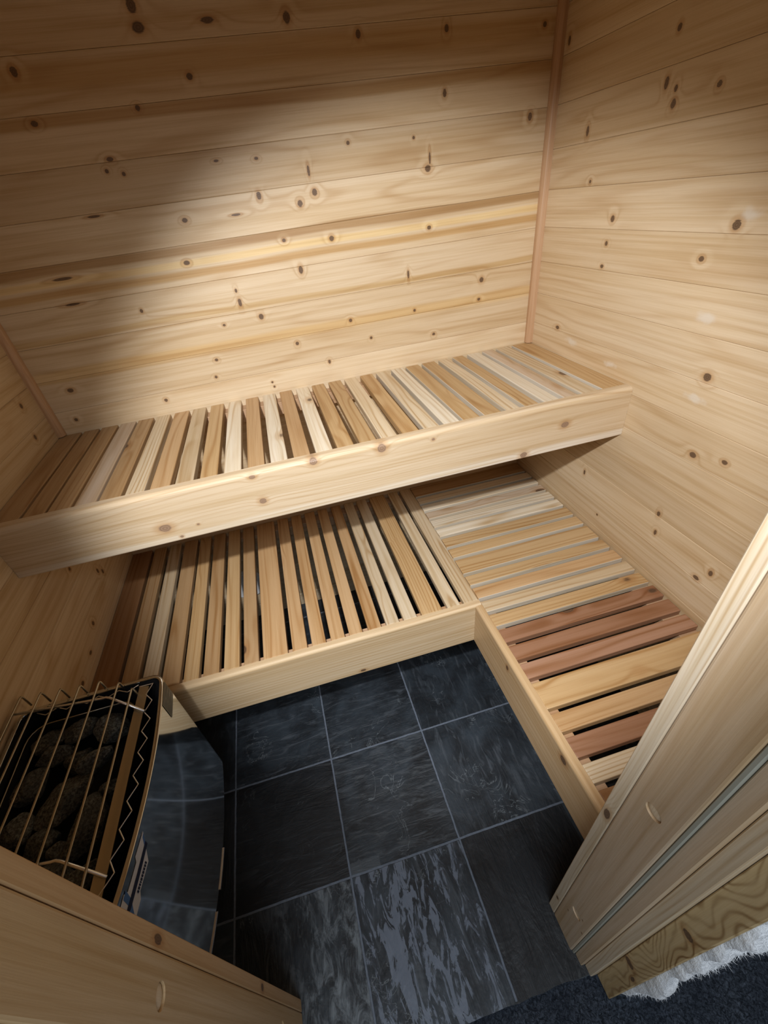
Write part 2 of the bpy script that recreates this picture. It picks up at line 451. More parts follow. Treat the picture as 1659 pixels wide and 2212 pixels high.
def slate_mat():
    m, t, b = new_mat('black_slate_tiles')
    co = t.n('ShaderNodeTexCoord').outputs['Object']
    x, y, z = t.sep(co)
    tx = t.m('DIVIDE', x, T)
    ty = t.m('DIVIDE', y, T)
    ix = t.m('FLOOR', tx)
    iy = t.m('FLOOR', ty)
    rnd = t.white(vec=t.comb(ix, iy, 3.0))
    r1, r2, r3 = t.sep(rnd)
    wob = t.m('MULTIPLY', t.m('SUBTRACT', t.noise(co, 40, 2), .5), 0.008)
    fx = t.m('ABSOLUTE', t.m('SUBTRACT', t.m('FRACT', t.m('ADD', t.m('ADD', tx, .5), wob)), .5))
    fy = t.m('ABSOLUTE', t.m('SUBTRACT', t.m('FRACT', t.m('ADD', t.m('ADD', ty, .5), wob)), .5))
    fx = t.m('MAXIMUM', fx, t.ss(x, .50, .501))
    g = t.m('MINIMUM', fx, fy)
    grout = t.m('MULTIPLY', t.ss(g, 0.0105, 0.0065), t.ss(y, -.613, -.6125))
    off = t.v('SCALE', rnd)
    off.node.inputs['Scale'].default_value = 9.0
    P = t.v('ADD', co, off)
    # each tile is laid with its cleft either along or across
    turn = t.ss(r1, .42, .421)
    px, py, pz = t.sep(P)
    u = t.m('ADD', t.m('MULTIPLY', px, turn), t.m('MULTIPLY', py, t.m('SUBTRACT', 1.0, turn)))
    v = t.m('ADD', t.m('MULTIPLY', py, turn), t.m('MULTIPLY', px, t.m('SUBTRACT', 1.0, turn)))
    Q = t.comb(u, v, 0.0)
    streak = t.noise(t.v('MULTIPLY', Q, (9, 42, 1)), 1.0, 6, .62, 1.2)
    cloud = t.noise(Q, 9.0, 4, .6, .5)
    fine = t.noise(Q, 120, 4, .65)
    col = t.mix(t.ss(cloud, .3, .72), (0.0072, 0.0100, 0.0135, 1), (0.031, 0.042, 0.054, 1))
    col = t.mix(t.ss(streak, .50, .70, 0, .85), col, (0.062, 0.074, 0.088, 1))
    # thin raised veins, pale where the cleft broke
    vein = t.m('ABSOLUTE', t.m('SUBTRACT', t.noise(Q, 11.0, 4, .55, 1.5), .5))
    vm = t.m('MULTIPLY', t.ss(vein, .010, .002), t.ss(t.noise(Q, 5.5, 2), .54, .62))
    col = t.mix(t.m('MULTIPLY', vm, .75), col, (0.13, 0.15, 0.165, 1))
    # brightness of the single tiles
    ta = t.ss(r2, 0, 1, .55, 1.35)
    col = t.mix(1.0, col, t.comb(ta, ta, ta), 'MULTIPLY')

    def tile(i, j):
        a = t.m('COMPARE', ix, float(i), 0.25)
        c = t.m('COMPARE', iy, float(j), 0.25)
        return t.m('MULTIPLY', a, c)
    # the pale streaked tile at the threshold and its half-pale neighbour
    lon = t.noise(t.v('MULTIPLY', co, (42, 13, 1)), 1.0, 8, .66, 1.1)
    lx = t.m('SUBTRACT', x, 0.135)
    cen = t.ss(t.m('ABSOLUTE', lx), .17, .02)
    pa = t.ss(t.m('ADD', lon, t.m('MULTIPLY', cen, .075)), .555, .60)
    pa2 = t.ss(lon, .46, .58, 0, .28)
    col = t.mix(t.m('MULTIPLY', tile(0, -2), t.m('MULTIPLY', pa, .62)), col, (0.20, 0.24, 0.31, 1))
    col = t.mix(t.m('MULTIPLY', tile(0, -2), pa2), col, (0.085, 0.10, 0.13, 1))
    lon2 = t.noise(t.v('MULTIPLY', co, (30, 13, 1)), 1.0, 8, .72, .8)
    rx = t.ss(x, -.27, -.06)
    pb = t.m('MULTIPLY', t.ss(lon2, .44, .66), rx)
    col = t.mix(t.m('MULTIPLY', tile(-1, -2), t.m('MULTIPLY', pb, .75)), col, (0.19, 0.22, 0.245, 1))
    # chipped pale flake at the near corner of the middle tile
    fl = t.m('MULTIPLY', t.ss(t.m('ADD', x, t.m('MULTIPLY', wob, .4)), .085, .082),
             t.ss(t.m('ADD', y, t.m('MULTIPLY', t.m('SUBTRACT', streak, .5), .06)), -.276, -.280))
    col = t.mix(t.m('MULTIPLY', t.m('MULTIPLY', tile(0, -1), fl), .6), col, (0.075, 0.09, 0.105, 1))
    st2 = t.noise(t.v('MULTIPLY', co, (10, 55, 1)), 1.0, 6, .65, 1.0)
    col = t.mix(t.m('MULTIPLY', tile(0, -1), t.ss(st2, .52, .66, 0, .55)), col, (0.07, 0.08, 0.088, 1))
    # heater's shade painted into the tiles beside it; one threshold tile darkened too
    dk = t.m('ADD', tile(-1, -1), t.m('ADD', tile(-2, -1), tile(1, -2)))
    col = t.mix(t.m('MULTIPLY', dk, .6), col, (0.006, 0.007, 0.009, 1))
    gc = t.mix(t.noise(co, 90, 3), (0.075, 0.09, 0.115, 1), (0.17, 0.20, 0.25, 1))
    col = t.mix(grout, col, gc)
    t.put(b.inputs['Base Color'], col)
    rg = t.m('MULTIPLY_ADD', fine, .25, .36)
    t.put(b.inputs['Roughness'], t.m('ADD', rg, t.m('MULTIPLY', grout, .3)))
    b.inputs['Specular IOR Level'].default_value = 0.45
    h = t.m('ADD', t.m('MULTIPLY', streak, 1.0), t.m('MULTIPLY', cloud, 1.6))
    h = t.m('ADD', h, t.m('MULTIPLY', fine, .12))
    h = t.m('SUBTRACT', h, t.m('MULTIPLY', grout, 1.0))
    bp = t.n('ShaderNodeBump')
    bp.inputs['Strength'].default_value = 0.55
    bp.inputs['Distance'].default_value = 0.004
    t.put(bp.inputs['Height'], h)
    t.put(b.inputs['Normal'], bp.outputs[0])
    return m


M_slate = slate_mat()


def carpet_mat():
    m, t, b = new_mat('dark_carpet')
    co = t.n('ShaderNodeTexCoord').outputs['Object']
    n = t.noise(co, 150, 5, .75, 1.2)
    n2 = t.noise(co, 14, 3)
    col = t.mix(t.ss(n, .35, .75), (0.010, 0.013, 0.018, 1), (0.095, 0.115, 0.150, 1))
    col = t.mix(t.ss(n2, .4, .7, 0, .4), col, (0.012, 0.016, 0.026, 1))
    t.put(b.inputs['Base Color'], col)
    b.inputs['Roughness'].default_value = 0.95
    b.inputs['Specular IOR Level'].default_value = 0.1
    bp = t.n('ShaderNodeBump')
    bp.inputs['Distance'].default_value = 0.004
    t.put(bp.inputs['Height'], n)
    t.put(b.inputs['Normal'], bp.outputs[0])
    return m


M_carpet = carpet_mat()

# ------------------------------------------------------------------ setting: floors
bm = bmesh.new()
rr = random.Random(3)
xs = [XL - .10 + i * (XR - XL + .20) / 60 for i in range(61)]
top = [bm.verts.new((x, -2 * T + (rr.uniform(-.0025, .0025) if 0 < i < 60 else 0), 0.0)) for i, x in enumerate(xs)]
low = [bm.verts.new((v.co.x, v.co.y + .001, -0.012)) for v in top]
far = [bm.verts.new((x, YB + .10, 0.0)) for x in xs]
for i in range(60):
    bm.faces.new((top[i], top[i + 1], far[i + 1], far[i]))
    bm.faces.new((low[i], low[i + 1], top[i + 1], top[i]))
link('floor', bm, M_slate, kind='structure')
bm = bmesh.new()
box(bm, -1.6, 2.2, -3.0, -2 * T + .012, -0.06, -0.008)
link('floor_hallway', bm, M_carpet, kind='structure')


# ------------------------------------------------------------------ setting: plank walls
def planks(bm, axis, a0, a1, f0, f1, z0=None, z1=None):
    """horizontal tongue and groove boards; axis = run direction, f0..f1 = thickness range on the other axis"""
    k = math.floor(((z0 if z0 is not None else 0) - PZ) / PP + 1e-6)
    while True:
        za, zb = PZ + k * PP, PZ + (k + 1) * PP
        k += 1
        if z1 is not None and za >= z1 - 1e-6:
            break
        za = max(za, z0)
        zb = min(zb, z1)
        if zb - za < .004:
            continue
        g = 0.00015
        if axis == 'X':
            box(bm, a0, a1, f0, f1, za + g, zb - g, 0.0010)
        else:
            box(bm, f0, f1, a0, a1, za + g, zb - g, 0.0010)
    return bm


link('wall_back', planks(bmesh.new(), 'X', XL - .01, XR + .01, YB, YB + .018, 0.0, TOP), M_back, kind='structure')
link('wall_right', planks(bmesh.new(), 'Y', YF - .01, YB, XR, XR + .018, 0.0, TOP), M_right, kind='structure')
link('wall_left', planks(bmesh.new(), 'Y', YF - .01, YB, XL - .018, XL, 0.0, TOP), M_left, kind='structure')
bm = bmesh.new()
planks(bm, 'X', XL - .01, DX0 - .07, YF - .018, YF, 0.0, TOP)
planks(bm, 'X', DX1 + .07, XR + .01, YF - .018, YF, 0.0, TOP)
planks(bm, 'X', DX0 - .07, DX1 + .07, YF - .018, YF, 1.98, TOP)
link('wall_front', bm, M_front, kind='structure')
bm = bmesh.new()
y = YF
while y < YB + .09:
    box(bm, XL - .02, XR + .02, y + .0003, y + PP - .0003, TOP, TOP + .018, .0016)
    y += PP
link('ceiling', bm, M_ceil, kind='structure')
# outer skin of the cabin so that no light leaks in
bm = bmesh.new()
box(bm, XL - .09, XR + .09, YB + .02, YB + .09, -.01, TOP + .06)
box(bm, XL - .09, XL - .02, YF - .13, YB + .02, -.01, TOP + .06)
box(bm, XR + .02, XR + .09, YF - .13, YB + .02, -.01, TOP + .06)
box(bm, XL - .02, XR + .02, YF - .13, YB + .02, TOP + .02, TOP + .06)
link('wall_outer', bm, M_front, kind='structure')


# corner trims: quarter-round strips
def corner_trim(name, cx, cy, sx, s, z0, z1):
    bm = bmesh.new()
    prof = [(cx, cy), (cx + sx * s, cy)]
    for k in range(0, 7):
        a = math.radians(90 * k / 6)
        prof.append((cx + sx * s * (.30 + .70 * math.cos(a)), cy - s * (.30 + .70 * math.sin(a))))
    prof.append((cx, cy - s))
    prism(bm, prof, 'Z', z0, z1)
    # shallow bead along the face
    return link(name, bm, M_trim, kind='structure')


corner_trim('trim_1', XR, YB, -1, 0.019, H2 + .001, TOP)
corner_trim('trim_2', XL, YB, 1, 0.019, H2 + .001, TOP)

# ------------------------------------------------------------------ door frame, built up from vertical boards
HD = 1.98


def board(name, x0, x1, y0, y1, mat, z0=0.0, z1=HD, bev=0.0015, seg=1, parent=None, kind='structure'):
    bm = bmesh.new()
    box(bm, x0, x1, y0, y1, z0, z1, bev, seg)
    return link(name, bm, mat, parent=parent, kind=kind if parent is None else None)


def frame_side(s, n0):
    """s = +1 right side, -1 left side; a() mirrors about the opening"""
    cxm = (DX0 + DX1) / 2
    hw = (DX1 - DX0) / 2

    def a(o0, o1):
        p, q = cxm + s * (hw + o0), cxm + s * (hw + o1)
        return min(p, q), max(p, q)
    out = []
    x0, x1 = a(0.0, .075)
    out.append(board('trim_%d' % n0, x0, x1, -.5075, -.4875, M_jedge if s > 0 else M_jedge2))
    x0, x1 = a(0.0, .034)
    jb = board('trim_%d' % (n0 + 1), x0, x1, -.5735, -.508, M_jface if s > 0 else M_jface2, bev=.003, seg=2)
    out.append(jb)
    x0, x1 = a(.0035, .034)
    out.append(board('trim_%d' % (n0 + 2), x0, x1, -.5795, -.5740, M_gasket, bev=.001))
    x0, x1 = a(.0075, .04)
    j2 = board('trim_%d' % (n0 + 3), x0, x1, -.6005, -.580, M_jface)
    x0, x1 = a(.0170, .045)
    board('trim_%d' % (n0 + 4), x0, x1, -.6205, -.601, M_jedge, z0=0.0)
    x0, x1 = a(.0330, .052)
    board('trim_%d' % (n0 + 5), x0, x1, -.6585, -.621, M_jout)
    # screw holes bored into the board, each with a wooden plug at its bottom
    fx = cxm + s * hw
    rad, dp = .0122, .005
    for z in (.19, .757, 1.32):
        bm = bmesh.new()
        bmesh.ops.create_cone(bm, cap_ends=True, segments=36, radius1=rad, radius2=rad, depth=dp * 2)
        cut = link('cutter', bm, M_plug, loc=(fx, -.542, z), rot=(0, math.pi / 2, 0))
        md = jb.modifiers.new('bore', 'BOOLEAN')
        md.operation = 'DIFFERENCE'
        md.solver = 'EXACT'
        md.object = cut
        bpy.context.view_layer.update()
        me = bpy.data.meshes.new_from_object(jb.evaluated_get(bpy.context.evaluated_depsgraph_get()))
        jb.modifiers.clear()
        jb.data = me
        bpy.data.objects.remove(cut)
        # domed plug
        bm = bmesh.new()
        n = 28
        ring = [[bm.verts.new((fx + s * (dp - .0004 - hgt), -.542 + math.cos(2 * math.pi * k / n) * r_, z + math.sin(2 * math.pi * k / n) * r_)) for k in range(n)]
                for hgt, r_ in ((0, rad * .985), (.0012, rad * .95), (.0024, rad * .75), (.0030, rad * .4))]
        for i in range(3):
            for k in range(n):
                bm.faces.new((ring[i][k], ring[i][(k + 1) % n], ring[i + 1][(k + 1) % n], ring[i + 1][k]))
        bm.faces.new(ring[3])
        link('plug', bm, M_plug, parent=jb, smooth=True)
    return jb, j2


jr, jr2 = frame_side(1, 3)
jl, jl2 = frame_side(-1, 9)
# roller catch on the right stop
bm = bmesh.new()
bmesh.ops.create_cone(bm, cap_ends=True, segments=24, radius1=.010, radius2=.009, depth=.006)
link('roller_catch', bm, M_rubber, parent=jr2, loc=(DX1 + .0065, -.590, 1.018), rot=(0, math.pi / 2, 0))
# head of the door frame
board('trim_15', DX0 - .07, DX1 + .07, -.5075, -.4875, M_jedge, z0=HD, z1=HD + .06)
board('trim_16', DX0 - .03, DX1 + .03, -.6585, -.508, M_jface, z0=HD, z1=HD + .034)
# front wall body around the frame (studs and header)
bm = bmesh.new()
box(bm, XL - .02, DX0 - .075, -.64, -.52, 0.0, TOP)
box(bm, DX1 + .075, XR + .02, -.64, -.52, 0.0, TOP)
box(bm, DX0 - .07, DX1 + .07, -.64, -.52, HD + .036, TOP)
link('wall_front_core', bm, M_front, kind='structure')

# ragged insulation showing at the outer edge of the frame
bm = bmesh.new()
nx, nz = 26, 300
gv = []
for i in range(nx + 1):
    col = []
    for k in range(nz + 1):
        u = i / nx
        z = .035 + .012 * noise.noise(Vector((u * 7, 3, 1))) + (1.5 - .035) * k / nz
        ztaper = min(1.0, (k / nz) * 16 + .15)
        p = Vector((.5185 + u * .09, 0, z))
        th = (.016 + .022 * noise.noise(Vector((u * 1.5, z * 6, 0))) + .012 * noise.noise(Vector((u * 3, z * 19 + 5, 4)))) * ztaper + .003 * noise.noise(Vector((u * 9, z * 60, 9))) + .0012 * noise.noise(Vector((u * 60, z * 150, 3)))
        th = max(.002, th * .82)
        th *= .35 + .65 * math.sin(math.pi * min(1, .15 + u * 1.1) ** .6)
        p.y = -.6405 - .0165 - th
        col.append(bm.verts.new(p))
    gv.append(col)
for i in range(nx):
    for k in range(nz):
        bm.faces.new((gv[i][k], gv[i + 1][k], gv[i + 1][k + 1], gv[i][k + 1]))
rf = random.Random(8)
base_vs = [gv[i][k].co.copy() for i in range(1, nx) for k in range(2, nz)]
fib = []
for _ in range(2600):
    p0 = rf.choice(base_vs)
    dv = Vector((rf.gauss(0, .6), -abs(rf.gauss(.7, .5)), rf.gauss(-.2, .7))).normalized()
    side = dv.cross(Vector((0, 0, 1))).normalized() * .00022
    L_ = rf.uniform(.003, .009)
    bend = Vector((rf.gauss(0, .3), rf.gauss(0, .2), rf.gauss(0, .3))) * L_
    fib.append((p0 - side, p0 + side, p0 + dv * L_ * .6 + side * .7 + bend * .3, p0 + dv * L_ * .6 - side * .7 + bend * .3, p0 + dv * L_ + bend))
bd = [e for e in bm.edges if e.is_boundary]
r = bmesh.ops.extrude_edge_only(bm, edges=bd)
for v in [q for q in r['geom'] if isinstance(q, bmesh.types.BMVert)]:
    v.co.y = -.6405
bmesh.ops.holes_fill(bm, edges=[e for e in bm.edges if e.is_boundary])
for f5 in fib:
    q = [bm.verts.new(p) for p in f5]
    bm.faces.new(q[:4])
    bm.faces.new((q[3], q[2], q[4]))
o = link('insulation_batt', bm, M_wool, smooth=True)
tag(o, 'ragged white insulation wool poking out beside the knotty outer door frame board', 'insulation')

# ------------------------------------------------------------------ benches
TONE = {'w': (.80, .72, .58), 'p': (.70, .58, .41), 'k': (.63, .50, .37), 'h': (.58, .40, .21), 'o': (.56, .365, .19),
        'b': (.46, .30, .155), 'd': (.33, .18, .085), 'r': (.34, .18, .105), 'g': (.62, .50, .34), 's': (.38, .215, .135)}
ST = 0.019   # slat thickness
rt = random.Random(11)


def slat(parent, along, a0, a1, b0, b1, z, tone, origin, pale=False):
    """along: 'X' or 'Y' run direction; b0..b1 width range"""
    L, W = a1 - a0, b1 - b0
    bm = bmesh.new()
    box(bm, -L / 2, L / 2, -W / 2, W / 2, -ST, 0, .0022, 2)
    c = ((a0 + a1) / 2, (b0 + b1) / 2) if along == 'X' else ((b0 + b1) / 2, (a0 + a1) / 2)
    o = link('slat', bm, M_slat, parent=parent, loc=(c[0] - origin[0], c[1] - origin[1], z - origin[2]),
             rot=(0, 0, 0 if along == 'X' else math.pi / 2))
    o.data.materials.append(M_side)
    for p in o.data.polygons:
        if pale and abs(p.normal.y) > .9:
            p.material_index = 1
    t = TONE[tone]
    f = rt.uniform(.94, 1.06)
    o.color = (t[0] * f, t[1] * f, t[2] * f, 1)
    return o


def fascia_prof(front, back, z0, z1, rr_=.012):
    """profile across a fascia board with bull-nosed top and eased bottom edge (front < back)"""
    s = 1 if back > front else -1
    pr = [(back, z0), (back, z1)]
    for k in range(0, 6):
        a = math.radians(90 * k / 5)
        pr.append((front + s * rr_ * (1 - math.sin(a)), z1 - rr_ * (1 - math.cos(a))))
    for k in range(0, 4):
        a = math.radians(90 * k / 3)
        pr.append((front + s * .004 * (1 - math.cos(a)), z0 + .004 * (1 - math.sin(a))))
    return pr


# upper bench --------------------------------------------------------
O = (0.2255, 0.45, 0)
ub = empty('sauna_bench', (O[0], O[1], H2), 'upper cedar slatted bench along the back wall, its knotty front board lit bright', 'bench')
OU = (O[0], O[1], H2)


def off(o, org):
    o.location = (-org[0], -org[1], -org[2])


bm = prism(bmesh.new(), fascia_prof(YU, YU + .026, H2 - F2, H2), 'X', XL + .0005, XR - .0005)
o = link('fascia', bm, M_fas, parent=ub, loc=tuple(-q for q in OU))
o['label'] = 'wide knotty front board with rounded top edge'
UG = [(-.4846, -.477), (-.4327, -.4255), (-.3784, -.3701), (-.3246, -.3180), (-.2719, -.2626), (-.221, -.2089), (-.1642, -.1531), (-.112, -.0976), (-.0576, -.0437), (-.0033, .0113),
      (.051, .0651), (.1052, .1194), (.1588, .1725), (.2131, .2243), (.265, .2796), (.3209, .3327), (.3725, .3863), (.4282, .4405), (.4815, .4927), (.5345, .5435),
      (.5883, .6003), (.6455, .6600), (.6963, .7100), (.7481, .7640), (.8051, .8190), (.8575, .8698), (.9168, .9293)]
UT = 'bbbkbpoghwowowhhphpwhhphwkph'
edges = [XL + .001] + [q for g in UG for q in g] + [XR - .001]
for i in range(28):
    x0, x1 = edges[2 * i], edges[2 * i + 1]
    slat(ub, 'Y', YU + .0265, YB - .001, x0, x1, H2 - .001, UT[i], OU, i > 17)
for (y0, y1) in ((YU + .0265, YU + .05), (YB - .04, YB - .0005)):
    bm = bmesh.new()
    box(bm, XL + .001, XR - .001, y0, y1, H2 - ST - .001 - .04, H2 - ST - .0012, .001)
    link('support_rail', bm, M_rail, parent=ub, loc=tuple(-q for q in OU))

# lower back bench ---------------------------------------------------
OL = (-0.02, 0.37, H1)
lb = empty('sauna_bench', OL, 'lower cedar slatted bench under the upper one, slats running towards the back wall', 'bench')
bm = prism(bmesh.new(), fascia_prof(YC, YC + .020, H1 - F1, H1, .009), 'X', XL + .0005, XC + .019)
link('fascia', bm, M_fas2, parent=lb, loc=tuple(-q for q in OL))
LG = [(-.4755, -.4647), (-.4224, -.4084), (-.3686, -.3556), (-.308, -.2983), (-.2585, -.247), (-.2052, -.193), (-.1513, -.1395), (-.0996, -.0877), (-.0217, -.0088),
      (.0317, .0447), (.0831, .0971), (.1362, .1489), (.1862, .2023), (.2398, .2544), (.2918, .305), (.3436, .3584), (.4186, .4349), (.473, .4843)]
LT = 'dbgbhbhboooooogphpg'
edges = [XL + .001] + [q for g in LG for q in g] + [XC + .0185]
for i in range(19):
    slat(lb, 'Y', YC + .0205, YB - .001, edges[2 * i], edges[2 * i + 1], H1 - .001, LT[i], OL)
for (y0, y1) in ((YC + .0205, YC + .046), (YB - .04, YB - .0005)):
    bm = bmesh.new()
    box(bm, XL + .001, XC + .018, y0, y1, H1 - ST - .041, H1 - ST - .0012, .001)
    link('support_rail', bm, M_rail, parent=lb, loc=tuple(-q for q in OL))

# lower side bench ---------------------------------------------------
OS = (0.76, 0.1, H1)
sb = empty('sauna_bench', OS, 'lower slatted side bench against the right wall with reddish slats near the door', 'bench')
YE = YF + .003
bm = bmesh.new()
prism(bm, fascia_prof(XC, XC + .0195, H1 - F1, H1, .009), 'Y', YE, YC - .0005)
link('fascia', bm, M_fas3, parent=sb, loc=tuple(-q for q in OS))
SG = [.617, .567, .520, .469, .4155, .362, .305, .250, .1745, .1235, .0695, .018, -.0345, -.0875, -.142, -.195, -.272, -.325, -.3785, -.427, -.4805]
STn = 'bpwkwwhhhhoghrrshorpdd'
prev = YB - .001
for i in range(22):
    lo = (SG[i] + .0062) if i < 21 else YE
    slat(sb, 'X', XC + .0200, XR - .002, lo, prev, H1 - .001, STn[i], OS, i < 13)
    if i < 21:
        prev = SG[i] - .0062
for (x0, x1) in ((XC + .020, XC + .05), (XR - .05, XR - .001)):
    bm = bmesh.new()
    box(bm, x0, x1, YE, YB - .002 if x0 > .8 else YB - .002, H1 - ST - .041, H1 - ST - .0012, .001)
    link('support_rail', bm, M_rail, parent=sb, loc=tuple(-q for q in OS))

# vent seen between the slats, on the back wall under the lower bench
bm = bmesh.new()
bmesh.ops.create_cone(bm, cap_ends=True, segments=40, radius1=.075, radius2=.068, depth=.014)
bmesh.ops.bevel(bm, geom=[e for e in bm.edges if len(e.link_faces) == 2 and e.calc_face_angle(0) > 1], offset=.003, segments=2, affect='EDGES')
o = link('air_vent', bm, M_white, loc=(-.205, YB - .0072, .205), rot=(math.pi / 2, 0, 0))
tag(o, 'round white air vent on the wall, glimpsed between the lower bench slats', 'vent')

# ------------------------------------------------------------------ heater
HX0, HX1, HY0, HY1 = -.538, -.2545, -.466, -.040
HZ0, HZ1 = .296, .682
OH = ((HX0 + HX1) / 2, (HY0 + HY1) / 2, HZ0)
ht = empty('sauna_heater', OH, 'wall-hung electric sauna heater of mirror-polished steel with wire guard, by the left wall', 'heater')


def front_x(yy):
    return -.2435 - .43 * (yy + .20) ** 2


def outline(ins, n=7):
    """rounded rectangle with a bowed front (+x side); ins = inset"""
    x0, x1, y0, y1 = HX0 + ins, HX1 - ins, HY0 + ins, HY1 - ins
    rad = max(.024 - ins, .006)
    pts = []
    for (cx_, cy_, a0) in ((x1 - rad, y1 - rad, 90), (x1 - rad, y0 + rad, 0), (x0 + rad, y0 + rad, -90), (x0 + rad, y1 - rad, -180)):
        for k in range(n):
            a = math.radians(a0 - 90 * k / (n - 1)) if True else 0
            pts.append([cx_ + rad * math.cos(a), cy_ + rad * math.sin(a)])
        if a0 == 90:
            ya, yb = y1 - rad, y0 + rad
            for k in range(1, 24):
                pts.append([x1, ya + (yb - ya) * k / 24])
    # bow the front half outwards
    out = []
    for (px, py) in pts:
        f = max(0.0, (px - (x0 + x1) / 2) / ((x1 - x0) / 2))
        out.append((px + (front_x(py) - HX1) * f, py))
    return out


def shell(levels, closed_bottom=False):
    bm = bmesh.new()
    rings = []
    for ins, z in levels:
        rings.append([bm.verts.new((p[0] - OH[0], p[1] - OH[1], z - OH[2])) for p in outline(ins)])
    n = len(rings[0])
    for i in range(len(rings) - 1):
        for k in range(n):
            bm.faces.new((rings[i][k], rings[i][(k + 1) % n], rings[i + 1][(k + 1) % n], rings[i + 1][k]))
    if closed_bottom:
        bm.faces.new(rings[-1])
    return bm


bm = shell([(.012, HZ0), (0, HZ0 + .001), (0, HZ0 + .003), (0, HZ0 + .01), (0, HZ1 - .01), (0, HZ1 - .0035), (0, HZ1 - .0015), (.0012, HZ1), (.0068, HZ1), (.008, HZ1 - .0015), (.008, HZ1 - .004), (.008, HZ1 - .02)])
o = link('outer_casing', bm, M_steel, parent=ht, smooth=True)
o['label'] = 'mirror-like curved steel casing'
bm = shell([(.0082, HZ1 - .004), (.0082, HZ0 + .02), (.012, HZ0 + .0005)], True)
link('inner_liner', bm, M_black, parent=ht, smooth=False)


def hp(x, y, z):
    return (x - OH[0], y - OH[1], z - OH[2])


# corrugated spacer wire, all round
def zigzag():
    bm = bmesh.new()
    pts = []
    ya = HY1 - .018
    x_mid = lambda yy: front_x(yy) - .0285
    pts.append((x_mid(ya) - .022, ya + .001))
    yy = ya
    i = 0
    while yy > HY0 + .02:
        pts.append((x_mid(yy) + (.0065 if i % 2 == 0 else -.0065), yy))
        # long bright leg, short dark leg
        yy -= .0225 if i % 2 == 0 else .0175
        i += 1
    fin = []
    for k in range(len(pts) - 1):
        a, b_ = pts[k], pts[k + 1]
        for q in (0, .12, .88):
            fin.append((a[0] + (b_[0] - a[0]) * q, a[1] + (b_[1] - a[1]) * q))
    tube(bm, [hp(p[0], p[1], HZ1 - .005) for p in fin], .0012, 6)
    return bm


o = link('corrugated_spacer', zigzag(), M_bright, parent=ht, smooth=True)
bm = bmesh.new()
pts = []
xx = HX1 - .05
i = 0
while xx > HX0 + .02:
    pts.append(hp(xx, HY1 - .012 - (.010 if i % 2 else 0), HZ1 - .005))
    xx -= .02
    i += 1
tube(bm, pts, .0012, 6)
link('corrugated_spacer', bm, M_bright, parent=ht, smooth=True)
# flat strip between spacer and stones
bm = bmesh.new()
vs = [hp(-.301, -.058, HZ1 - .004), hp(-.2815, -.062, HZ1 - .004), hp(-.2915, -.452, HZ1 - .004), hp(-.3115, -.448, HZ1 - .004)]
A = [bm.verts.new(p) for p in vs]
B = [bm.verts.new((p[0], p[1], p[2] - .0025)) for p in vs]
bm.faces.new(A)
bm.faces.new(B[::-1])
for k in range(4):
    bm.faces.new((A[k], B[k], B[(k + 1) % 4], A[(k + 1) % 4]))
link('flat_strip', bm, M_rod, parent=ht)
# stone basket (black box with rounded wire rim)
bm = bmesh.new()
bx0, bx1, by0, by1 = -.522, -.312, -.452, -.066


def rrect(ins, z, n=6, rad=.035):
    pts = []
    x0, x1, y0, y1 = bx0 + ins, bx1 - ins, by0 + ins, by1 - ins
    for (cx_, cy_, a0) in ((x1 - rad, y1 - rad, 90), (x1 - rad, y0 + rad, 0), (x0 + rad, y0 + rad, -90), (x0 + rad, y1 - rad, -180)):
        for k in range(n):
            a = math.radians(a0 - 90 * k / (n - 1))
            pts.append(hp(cx_ + rad * math.cos(a), cy_ + rad * math.sin(a), z))
    return pts


R1 = [bm.verts.new(p) for p in rrect(0, HZ1 - .03)]
R2 = [bm.verts.new(p) for p in rrect(0, .585)]
R0 = [bm.verts.new(p) for p in rrect(.003, HZ1 - .03)]
R3 = [bm.verts.new(p) for p in rrect(.003, .588)]
n = len(R1)
for k in range(n):
    q = (k + 1) % n
    bm.faces.new((R1[k], R1[q], R2[q], R2[k]))
    bm.faces.new((R0[k], R0[q], R1[q], R1[k]))
    bm.faces.new((R3[k], R3[q], R0[q], R0[k]))
bm.faces.new(R2)
bm.faces.new(R3)
link('stone_basket', bm, M_black, parent=ht)
bm = bmesh.new()
rim = rrect(0, HZ1 - .028)
tube(bm, rim + [rim[0]], .0016, 6)
link('basket_rim', bm, M_rod, parent=ht, smooth=True)

# wire guard
RZ = .702
rods = [(-.534, -.019, -.546, -.400), (-.494, -.023, -.506, -.400), (-.455, -.027, -.468, -.400), (-.415, -.032, -.428, -.392), (-.376, -.035, -.388, -.400), (-.334, -.052, -.342, -.388), (-.303, -.075, -.309, -.402)]
for (xa, ya, xb, yb) in rods:
    bm = bmesh.new()
    xa = max(xa, XL + .008)
    xb = max(xb, XL + .004)
    pts = [hp(xa, ya + .001, RZ - .036), hp(xa, ya + .001, RZ - .006), hp(xa, ya - .001, RZ - .001), hp(xa, ya - .006, RZ),
           hp((xa + xb) / 2, (ya + yb) / 2, RZ), hp(xb, yb + .006, RZ), hp(xb, yb + .001, RZ - .003), hp(xb - .001, yb - .001, RZ - .010), hp(xb - .002, yb + .004, RZ - .03)]
    tube(bm, pts, .0021, 8)
    link('guard_rod', bm, M_rod, parent=ht, smooth=True)
